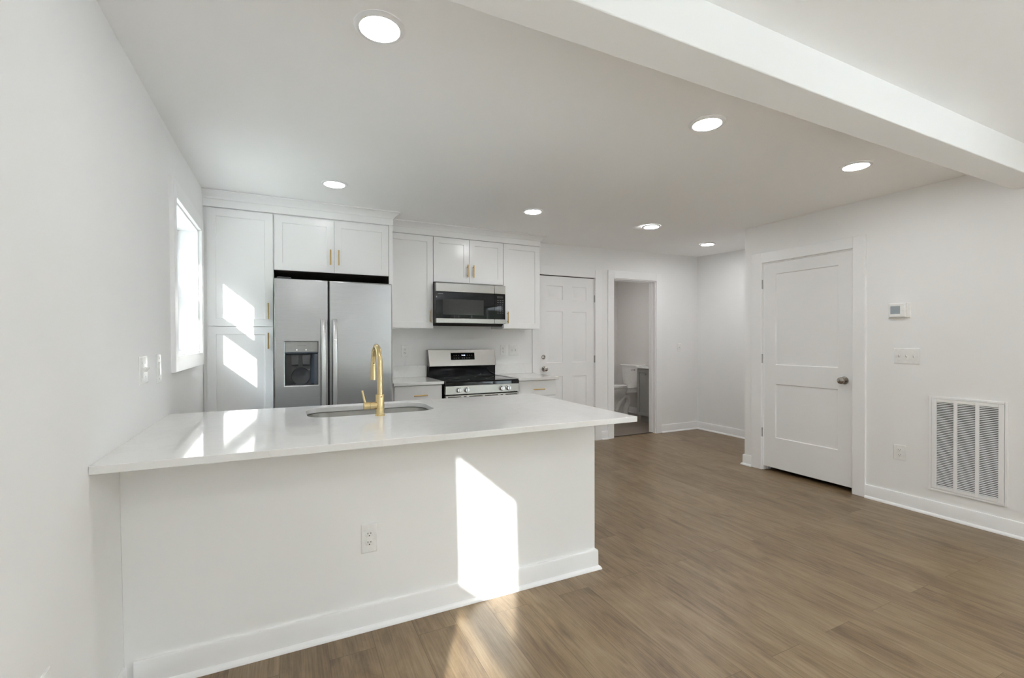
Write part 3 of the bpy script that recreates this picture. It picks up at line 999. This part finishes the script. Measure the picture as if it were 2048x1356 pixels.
for u in (.638, .705):
    obj('indicator_light', lathe(NB(), [(0, 0), (.0045, 0), (.004, .0012), (0, .0014)], fd(u, 1.2185, .0014), (0, -1, 0), 12), 'led', dp)
text('lettering', 'FRIGIDAIRE', .011, 'greytext', dp, fd(.643, 1.2485, .0018), (1, 0, 0), (0, 0, 1), .063)

# ------------------------------------------------------------------ wall cabinets, microwave
YU = 4.55
fr = FB(YU)
def wall_cab(label, x0, x1, z0, z1, doors, grp='wall cabinets over the range'):
    t = thing('wall_cabinet', label, 'cabinet', ((x0 + x1) / 2, 4.72, z0), grp)
    obj('carcass', mbox(x0, x1, YU + .0205, YB - .001, z0, z1), 'cab', t)
    for (a, b, c, d, hu, h0, h1) in doors:
        q = obj('door', shaker(fr, a, b, c, d), 'cab', t)
        bar_handle(q, fr, hu, h0, h1)
    return t
wall_cab('white single door wall cabinet left of the microwave', 1.4365, 1.8985, 1.416, 2.350, [(1.441, 1.896, 1.420, 2.345, 1.870, 1.473, 1.600)])
wall_cab('short white two door wall cabinet above the microwave', 1.8995, 2.6815, 1.888, 2.350, [(1.904, 2.2875, 1.892, 2.345, 2.264, 1.950, 2.080), (2.2915, 2.677, 1.892, 2.345, 2.330, 1.950, 2.078)])
wall_cab('white single door wall cabinet between the microwave and the back door', 2.6825, 3.135, 1.421, 2.350, [(2.686, 3.132, 1.425, 2.345, 2.727, 1.478, 1.605)])

mw = thing('microwave', 'stainless and black over the range microwave', 'microwave', (2.28, 4.65, 1.45))
YM = 4.45
fm = FB(YM)
obj('housing', mbox(1.899, 2.659, YM + .045, YB - .005, 1.468, 1.870), 'black', mw)
bm = NB()
hexa(bm, [(1.915, YM + .06, 1.440), (2.64, YM + .06, 1.440), (2.64, YB - .03, 1.452), (1.915, YB - .03, 1.452),
          (1.905, YM + .045, 1.4675), (2.655, YM + .045, 1.4675), (2.655, YB - .03, 1.4675), (1.905, YB - .03, 1.4675)])
obj('vent_base', bm, 'blackmatte', mw)
md = obj('door', mbox(1.899, 2.5315, YM + .003, YM + .0445, 1.516, 1.783), 'blackglass', mw, bevel=.001)
obj('window', plate(NB(), fm, 1.968, 2.410, 1.553, 1.708, -.0028, -.0022, .0002), 'mwwin', md)
obj('top_strip', mbox(1.899, 2.5315, YM, YM + .0445, 1.7835, 1.870), 'steelh', md, bevel=.002)
obj('bottom_strip', mbox(1.899, 2.5315, YM, YM + .0445, 1.469, 1.5155), 'steelh', md, bevel=.002)
text('lettering', 'FRIGIDAIRE', .010, 'palegrey', md, fm(1.917, 1.758, -.0028), (1, 0, 0), (0, 0, 1), .056)
cp = obj('control_panel', mbox(2.5345, 2.659, YM + .003, YM + .0445, 1.516, 1.783), 'blackglass', mw, bevel=.001)
obj('top_strip', mbox(2.5345, 2.659, YM, YM + .0445, 1.7835, 1.870), 'steelh', cp, bevel=.002)
obj('bottom_strip', mbox(2.5345, 2.659, YM, YM + .0445, 1.469, 1.5155), 'steelh', cp, bevel=.002)
obj('display', plate(NB(), fm, 2.563, 2.634, 1.738, 1.760, -.0028, -.0022, .0002), 'mwwin', cp)
keys = ['', '', '', '', '', '', '1', '2', '3', '4', '5', '6', '7', '8', '9', '', '0', '', '', '', '']
for k, ch in enumerate(keys):
    u = 2.566 + (k % 3) * .027; v = 1.714 - (k // 3) * .022
    if ch:
        text('key', ch, .010, 'palegrey', cp, fm(u + .004, v - .004, -.0028), (1, 0, 0), (0, 0, 1))
    else:
        obj('key', plate(NB(), fm, u, u + .016, v - .002, v + .002, -.003, -.0024, .0002), 'dimprint', cp)

# ------------------------------------------------------------------ range
rg = thing('range', 'stainless electric range with black glass cooktop between the counters', 'range', (2.31, 4.5, 0))
RX0, RX1, YG = 1.920, 2.6995, 4.212
obj('body', mbox(RX0 + .004, RX1 - .004, YG + .03, 4.86, .0, .872), 'black', rg)
bm = NB()
rects(bm, FT(0), [(RX0, RX1, YG, 4.80, .856), (RX0, RX1, YG, 4.80, .885), (RX0 + .008, RX1 - .008, YG + .012, 4.80, .8985)])
ck = obj('cooktop', bm, 'blackglass', rg)
for (u, v, rr) in ((2.12, 4.40, .105), (2.50, 4.40, .085), (2.12, 4.66, .075), (2.50, 4.66, .105)):
    bm = NB()
    lp = []
    for (ra, zz) in ((rr, .8986), (rr, .8990), (rr - .004, .8990), (rr - .004, .8986)):
        lp.append([(u + ra * cos(2 * pi * k / 40), v + ra * sin(2 * pi * k / 40), zz) for k in range(40)])
    loft(bm, lp, False, False)
    obj('burner_ring', bm, 'dimprint', ck)
bm = NB()
hexa(bm, [(RX0 - .002, YG - .001, .774), (RX1 + .002, YG - .001, .774), (RX1 + .002, YG + .05, .774), (RX0 - .002, YG + .05, .774),
          (RX0, YG + .004, .8555), (RX1, YG + .004, .8555), (RX1, YG + .05, .8555), (RX0, YG + .05, .8555)])
pn = obj('knob_panel', bm, 'steelh', rg, bevel=.002)
for u in (2.050, 2.131, 2.505, 2.577):
    bm = NB()
    o_ = (u, YG + .0015, .814)
    lathe(bm, [(0, 0), (.0255, 0), (.0255, .006), (.0225, .008), (.021, .028), (.019, .031), (0, .031)], o_, (0, -1, 0), 32)
    kb = obj('knob', bm, 'handle', rg)
    obj('pointer', mbox(u - .003, u + .003, YG - .0345, YG - .028, .796, .832), 'steelh', kb, bevel=.001)
od = obj('oven_door', mbox(RX0, RX1, YG + .004, YG + .05, .20, .764), 'steelh', rg, bevel=.003)
bm = NB()
for (a, b) in ((1.944, 2.075), (2.105, 2.130), (2.160, 2.300), (2.325, 2.465), (2.495, 2.520), (2.550, 2.680)):
    box(bm, a, b, YG + .002, YG + .0045, .745, .752)
obj('vent_slots', bm, 'slot', od)
obj('window', mbox(2.03, 2.59, YG + .0028, YG + .006, .32, .62), 'blackglass', od)
bm = NB()
tube(bm, [(1.98, YG - .045, .69), (2.64, YG - .045, .69)], .013, 16)
for u in (2.0, 2.62):
    tube(bm, [(u, YG + .003, .69), (u, YG - .045, .69)], .009, 12)
obj('handle', bm, 'handle', od)
obj('drawer', mbox(RX0, RX1, YG + .004, YG + .05, .05, .194), 'steelh', rg, bevel=.003)
bm = NB()
rects(bm, FT(0), [(1.926, 2.696, 4.806, 4.885, .86), (1.926, 2.696, 4.806, 4.885, .99), (1.926, 2.696, 4.800, 4.885, 1.0135)])
bgd = obj('backguard', bm, 'black', rg, bevel=.002)
bm = NB()
hexa(bm, [(1.926, 4.788, 1.014), (2.699, 4.788, 1.014), (2.699, 4.886, 1.014), (1.926, 4.886, 1.014),
          (1.918, 4.818, 1.193), (2.692, 4.818, 1.193), (2.692, 4.886, 1.193), (1.918, 4.886, 1.193)])
bc = obj('backguard_panel', bm, 'steelh', rg, bevel=.003)
slope = (4.818 - 4.788) / (1.193 - 1.014)
fs = lambda u, v, d: (u, 4.788 + (v - 1.014) * slope - d, v)
ds = obj('display', plate(NB(), fs, 2.168, 2.444, 1.081, 1.158, -.002, .002, .001), 'blackglass', bc)
eyv = Vector((0, slope, 1)).normalized()
text('clock', '9:45', .019, 'clock', ds, fs(2.292, 1.124, .0028), (1, 0, 0), eyv, .040)
for row, v in enumerate((1.130, 1.100)):
    for u in (2.205, 2.230, 2.257, 2.335, 2.360, 2.385, 2.410) if row == 0 else (2.205, 2.230, 2.257, 2.300, 2.322, 2.352, 2.380):
        obj('key', plate(NB(), fs, u - .006, u + .006, v - .003, v + .003, .002, .0026, .0002), 'dimprint', ds)

# ------------------------------------------------------------------ base cabinets, back counters, splashes
YK = 4.27
fr = FB(YK)
def base_cab(label, x0, x1, hu):
    t = thing('base_cabinet', label, 'cabinet', ((x0 + x1) / 2, 4.58, 0), 'base cabinets beside the range')
    bm = NB()
    box(bm, x0, x1, YK + .0205, YB - .001, .10, .8755); box(bm, x0, x1, YK + .08, YB - .001, 0, .10)
    obj('carcass', bm, 'cab', t)
    q = obj('drawer', plate(NB(), fr, x0 + .006, x1 - .004, .707, .866, -.02, 0, .0015), 'cab', t)
    bar_handle(q, fr, .778, hu[0], hu[1], True)
    q = obj('door', shaker(fr, x0 + .006, x1 - .004, .11, .699), 'cab', t)
    bar_handle(q, fr, x0 + .05, .53, .66)
base_cab('white base cabinet with drawer left of the range', 1.4465, 1.905, (1.625, 1.754))
base_cab('white base cabinet with drawer right of the range', 2.7125, 3.179, (2.887, 3.022))
YCF = 4.235
tag(obj('countertop', slab([(1.4365, YCF), (1.912, YCF), (1.912, YB - .001), (1.4365, YB - .001)], None, .876, .9035), 'quartz', bevel=.002), 'short white countertop between the refrigerator and the range', 'countertop', 'back countertops')
tag(obj('countertop', slab([(2.706, YCF), (3.195, YCF), (3.21, YB - .001), (2.706, YB - .001)], None, .876, .9035), 'quartz', bevel=.002), 'short white countertop right of the range by the back door', 'countertop', 'back countertops')
tag(obj('backsplash', mbox(1.4365, 1.916, YB - .021, YB - .001, .904, 1.026), 'quartz', bevel=.0015), 'low white backsplash strip left of the range', 'backsplash', 'backsplash strips')
tag(obj('backsplash', mbox(2.706, 3.21, YB - .021, YB - .001, .904, 1.026), 'quartz', bevel=.0015), 'low white backsplash strip right of the range', 'backsplash', 'backsplash strips')

# ------------------------------------------------------------------ outlets and switches
def receptacle(t, fr, u, v):
    bm = NB()
    n = 24
    def lp(s, d):
        pts = []
        for k in range(n):
            a = 2 * pi * k / n
            pts.append(fr(u + .0172 * s * cos(a), v + max(-.0115, min(.0115, .0172 * sin(a))) * s, d))
        return pts
    loft(bm, [lp(1, .003), lp(1, .0068), lp(.94, .0075)])
    rc = obj('receptacle', bm, 'plastic', t)
    for du, h in ((-.0064, .0075), (.0064, .006)):
        obj('slot', plate(NB(), fr, u + du - .0014, u + du + .0014, v + .0035 - h / 2, v + .0035 + h / 2, .0074, .0077, .0001), 'slot', rc)
    bm = NB()
    loft(bm, [[fr(u + .0026 * cos(2 * pi * k / 12), v - .0066 + .0026 * sin(2 * pi * k / 12), dd) for k in range(12)] for dd in (.0074, .0077)])
    obj('ground_hole', bm, 'slot', rc)

def wall_plate(kind, label, fr, u0, u1, v0, v1, cat, loc_d=0.0, group=None):
    uc, vc = (u0 + u1) / 2, (v0 + v1) / 2
    nm = {'outlet': 'wall_outlet', 'toggle': 'light_switch', 'triple': 'light_switch', 'double': 'light_switch', 'rocker': 'light_switch'}[kind]
    t = thing(nm, label, cat, fr(uc, v0, 0), group)
    bm = NB()
    rects(bm, fr, [(u0, u1, v0, v1, .0005), (u0, u1, v0, v1, .003), (u0 + .003, u1 - .003, v0 + .003, v1 - .003, .0055), (u0 + .006, u1 - .006, v0 + .006, v1 - .006, .006)])
    obj('plate', bm, 'plastic', t)
    if kind == 'outlet':
        for dv in (.0195, -.0195):
            receptacle(t, fr, uc, vc + dv)
        sc = [(uc, vc)]
    elif kind == 'rocker':
        obj('rocker', plate(NB(), fr, uc - .0165, uc + .0165, vc - .033, vc + .033, .004, .0105, .002), 'plastic', t)
        sc = [(uc, vc + .05), (uc, vc - .05)]
    else:
        n = {'toggle': 1, 'double': 2, 'triple': 3}[kind]
        sc = []
        for k in range(n):
            u = uc + (k - (n - 1) / 2) * .046
            bm = NB()
            rects(bm, fr, [(u - .005, u + .005, vc - .012, vc + .012, .005), (u - .0045, u + .0045, vc - .009, vc + .010, .010), (u - .004, u + .004, vc + .004, vc + .012, .0185)])
            obj('toggle', bm, 'plastic', t)
            sc += [(u, vc + .030), (u, vc - .030)]
    for (a, b) in sc:
        bm = NB()
        loft(bm, [[fr(a + .003 * s * cos(2 * pi * k / 12), b + .003 * s * sin(2 * pi * k / 12), dd) for k in range(12)] for s, dd in ((1, .0055), (1, .0068), (.7, .0073))])
        obj('screw', bm, 'plastic', t)
    return t
fb = FB(YB)
wall_plate('outlet', 'white outlet above the counter left of the range', fb, 1.654, 1.728, 1.119, 1.243, 'outlet')
wall_plate('outlet', 'white outlet above the counter just right of the range', fb, 2.799, 2.872, 1.120, 1.242, 'outlet')
wall_plate('double', 'white two toggle switch plate above the counter by the back door', fb, 2.908, 3.036, 1.114, 1.243, 'light switch')
wall_plate('toggle', 'white single switch on the wall right of the bathroom doorway', fb, 5.572, 5.645, 1.133, 1.250, 'light switch')
wall_plate('outlet', 'white outlet low on the front of the peninsula', FB(PEN_Y0), .864, .933, .339, .468, 'outlet')
fr = FR(XR)
wall_plate('triple', 'white three toggle switch plate below the thermostat', fr, 1.774, 1.938, 1.106, 1.226, 'light switch')
wall_plate('outlet', 'white outlet low on the right wall left of the vent grille', fr, 1.858, 1.939, .359, .476, 'outlet')
wall_plate('double', 'white toggle switch plate on the left wall above the counter, nearer the camera', FL, 2.430, 2.556, 1.104, 1.222, 'light switch')
wall_plate('rocker', 'narrow white rocker switch on the left wall beside the window', FL, 2.738, 2.818, 1.085, 1.225, 'light switch')
wall_plate('outlet', 'white outlet at the lower left corner of the picture on the left wall', FL, 1.462, 1.535, .36, .478, 'outlet')

# ------------------------------------------------------------------ thermostat, return air grille
t = thing('thermostat', 'white thermostat with grey screen on the right wall', 'thermostat', (XR, 1.90, 1.46))
obj('wall_plate', plate(NB(), fr, 1.831, 1.976, 1.459, 1.577, .0005, .006, .003), 'plastic', t)
obj('body', plate(NB(), fr, 1.856, 1.962, 1.466, 1.572, .006, .028, .004), 'plastic', t)
obj('screen', plate(NB(), fr, 1.888, 1.952, 1.491, 1.553, .0275, .0285, .0005), 'lcd', t)

GY0, GY1, GZ0, GZ1 = 1.299, 1.718, .186, .877
g = thing('return_air_grille', 'white louvred return air grille low on the right wall', 'vent grille', (XR, 1.508, GZ0))
bm = NB()
us = [GY0, GY0 + .016, GY1 - .016, GY1]; vs = [GZ0, GZ0 + .016, GZ1 - .016, GZ1]
for (a, b, c, d) in ((us[0], us[1], vs[0], vs[3]), (us[2], us[3], vs[0], vs[3]), (us[1], us[2], vs[0], vs[1]), (us[1], us[2], vs[2], vs[3])):
    plate(bm, fr, a, b, c, d, .0005, .009, .002)
obj('outer_frame', bm, 'trim', g)
bm = NB()
a0, a1, b0, b1 = GY0 + .018, GY1 - .018, GZ0 + .018, GZ1 - .018
mu = .022
inner_w = (a1 - a0 - 2 * .028 - 2 * .020) / 3
cols = []
u = a0 + .028
for k in range(3):
    cols.append((u, u + inner_w)); u += inner_w + .020
for (c, d) in ((a0, cols[0][0]), (cols[0][1], cols[1][0]), (cols[1][1], cols[2][0]), (cols[2][1], a1)):
    plate(bm, fr, c, d, b0, b1, .002, .011, .0015)
for (c, d) in cols:
    plate(bm, fr, c, d, b0, b0 + mu, .002, .011, .0015); plate(bm, fr, c, d, b1 - mu, b1, .002, .011, .0015)
obj('face_frame', bm, 'trim', g)
bm = NB()
NL = 50
for (c, d) in cols:
    for k in range(NL):
        v = b0 + mu + (k + .5) * (b1 - b0 - 2 * mu) / NL
        lp = []
        for uu in (c, d):
            lp.append([fr(uu, v + .0018, .0020), fr(uu, v + .0028, .0022), fr(uu, v - .0018, .0105), fr(uu, v - .0032, .0105)])
        loft(bm, lp)
obj('louvers', bm, 'trim', g, smooth=False)
obj('filter', plate(NB(), fr, a0, a1, b0, b1, .0002, .001, .0002), 'darkvoid', g)  # dark sheet painted as the unlit duct behind the louvers

# ------------------------------------------------------------------ bathroom
v = thing('bathroom_vanity', 'grey bathroom vanity with white top seen through the doorway', 'vanity', (5.85, 5.4, 0))
fv = FR(5.60)
VY0, VY1 = 5.02, 5.765
bm = NB()
box(bm, 5.62, 6.098, VY0, VY1, .10, .848); box(bm, 5.67, 6.098, VY0 + .01, VY1 - .01, .003, .10)
obj('carcass', bm, 'vanity', v)
for (a, b) in ((VY0 + .004, 5.39), (5.394, VY1 - .004)):
    q = obj('door', shaker(fv, a, b, .105, .842, .05), 'vanity', v)
    uk = b - .03 if a < 5.2 else a + .165
    obj('knob', lathe(NB(), [(0, 0), (.006, 0), (.006, .012), (.013, .018), (.013, .024), (0, .027)], fv(uk, .76, 0), (-1, 0, 0), 16), 'nickel', q)
obj('vanity_top', mbox(5.585, 6.098, VY0 - .005, VY1 + .012, .849, .873), 'porcelain', v, bevel=.004)

tl = thing('toilet', 'white two piece toilet beyond the grey vanity', 'toilet', (5.7, 6.315, 0))
TY = 6.315
def ell(cx_, cy_, a, b, z, n=28, egg=0.0):
    pts = []
    for k in range(n):
        th = 2 * pi * k / n
        ca, sa = cos(th), sin(th)
        pts.append((cx_ + a * ca, cy_ + b * sa * (1 - egg * (-ca)), z))
    return pts
bm = NB()
loft(bm, [ell(5.66, TY, .20, .105, .003), ell(5.66, TY, .20, .10, .02), ell(5.66, TY, .18, .085, .12), ell(5.63, TY, .18, .095, .22),
          ell(5.58, TY, .225, .145, .34), ell(5.57, TY, .25, .182, .43), ell(5.57, TY, .258, .19, .475), ell(5.57, TY, .255, .187, .487),
          ell(5.57, TY, .20, .14, .487), ell(5.57, TY, .17, .11, .40), ell(5.60, TY, .08, .06, .33)])
box(bm, 5.74, 6.0, TY - .12, TY + .12, .40, .484)
obj('bowl', bm, 'porcelain', tl)
for sgn in (-1, 1):
    yy = TY + sgn * .085
    obj('trapway', tube(NB(), [(5.56, yy, .10), (5.62, yy - .01 * -sgn, .24), (5.70, yy, .335), (5.79, yy, .33), (5.815, yy, .24), (5.77, yy, .16), (5.75, yy, .09), (5.76, yy, .02)], [.035, .042, .046, .048, .048, .046, .048, .055], 14), 'porcelain', tl)
bm = NB()
loft(bm, [ell(5.565, TY, .262, .193, .489), ell(5.565, TY, .264, .195, .505), ell(5.565, TY, .258, .190, .510)])
obj('seat', bm, 'porcelain', tl)
bm = NB()
loft(bm, [ell(5.57, TY, .255, .188, .512), ell(5.57, TY, .258, .191, .526), ell(5.57, TY, .25, .182, .534), ell(5.57, TY, .16, .11, .538)])
obj('seat_lid', bm, 'porcelain', tl)
bm = NB()
def tk(x0, x1, hw, z):
    return [(x, y, z) for x, y in rrect(x0, x1, TY - hw, TY + hw, .03, 5)]
loft(bm, [tk(5.93, 6.09, .175, .486), tk(5.915, 6.09, .19, .52), tk(5.895, 6.09, .222, .838)])
obj('tank', bm, 'porcelain', tl)
bm = NB()
loft(bm, [tk(5.885, 6.095, .233, .839), tk(5.88, 6.095, .236, .862), tk(5.888, 6.09, .228, .874)])
obj('tank_lid', bm, 'porcelain', tl)
bm = NB()
tube(bm, [(5.893, TY - .16, .79), (5.875, TY - .16, .79)], .010, 12)
tube(bm, [(5.876, TY - .165, .79), (5.872, TY - .09, .782)], .006, 10)
obj('flush_lever', bm, 'nickel', tl)

# ------------------------------------------------------------------ recessed ceiling lights
def downlight(label, x, y, group, level=1.0):
    z = CZ(x, y) if y < 5 else 2.44
    t = thing('recessed_light', label, 'ceiling light', (x, y, z), group)
    bm = NB()
    lp = []
    for (rr, dz) in ((.092, -.0005), (.092, -.004), (.088, -.008), (.080, -.010), (.0725, -.0105), (.0715, -.0095), (.0715, -.0005)):
        lp.append([(x + rr * cos(2 * pi * k / 48), y + rr * sin(2 * pi * k / 48), z + dz) for k in range(48)])
    loft(bm, lp, False, False)
    obj('trim_ring', bm, 'trim', t)
    bm = NB()
    bm.faces.new([bm.verts.new((x + .071 * cos(2 * pi * k / 32), y + .071 * sin(2 * pi * k / 32), z - .0100)) for k in range(32)])
    ft = bm.faces[:] if hasattr(bm.faces, '__getitem__') else list(bm.faces)
    bmesh.ops.extrude_face_region(bm, geom=list(bm.faces))
    bm.verts.ensure_lookup_table()
    for w in bm.verts[32:]:
        w.co.z = z - .0055
    obj('lens', bm, 'lens%.2f' % level, t)
    return t
def on_ceiling(x, y):
    """a plan point read off at 2.44 m, moved to where its sight line meets the real ceiling"""
    X, Y = x, y
    for _ in range(6):
        k = (CZ(X, Y) - CAMZ) / (2.44 - CAMZ)
        X, Y = CAMX + (x - CAMX) * k, y * k
    return X, Y
G = 'recessed ceiling lights over the kitchen'
for (x, y, lv, lb) in ((.882, 1.742, .5, 'large looking round ceiling light nearest the camera, above the peninsula'),
                   (2.576, 1.752, 0.8, 'round ceiling light halfway along the ceiling beam'),
                   (3.947, 1.749, 0.8, 'round ceiling light above the closet door near the beam end'),
                   (.885, 3.608, 0.25, 'round ceiling light in front of the cabinet above the refrigerator'),
                   (2.536, 3.608, 0.8, 'round ceiling light in front of the cabinets above the microwave'),
                   (3.874, 3.575, 1.0, 'round ceiling light in front of the back door'),
                   (5.082, 3.936, 1.0, 'small looking round ceiling light in the alcove by the bathroom')):
    downlight(lb, *on_ceiling(x, y), G, lv)
for (x, y) in ((.9, -.6), (2.6, -.6), (3.95, -.6), (.9, -2.6), (2.6, -2.6), (3.95, -2.6)):  # unseen lamps added to light the room from behind the camera
    downlight('unseen round ceiling light added for fill from the front room', x, y, 'added ceiling lights in the front room')

bt = downlight('unseen round ceiling light added to brighten the bathroom', 5.0, 5.9, 'added ceiling light in the bathroom', 1.5)  # unseen lamp added, the bathroom is too dark without it

# drop the helper property
for o in bpy.data.objects:
    if '_base' in o:
        del o['_base']
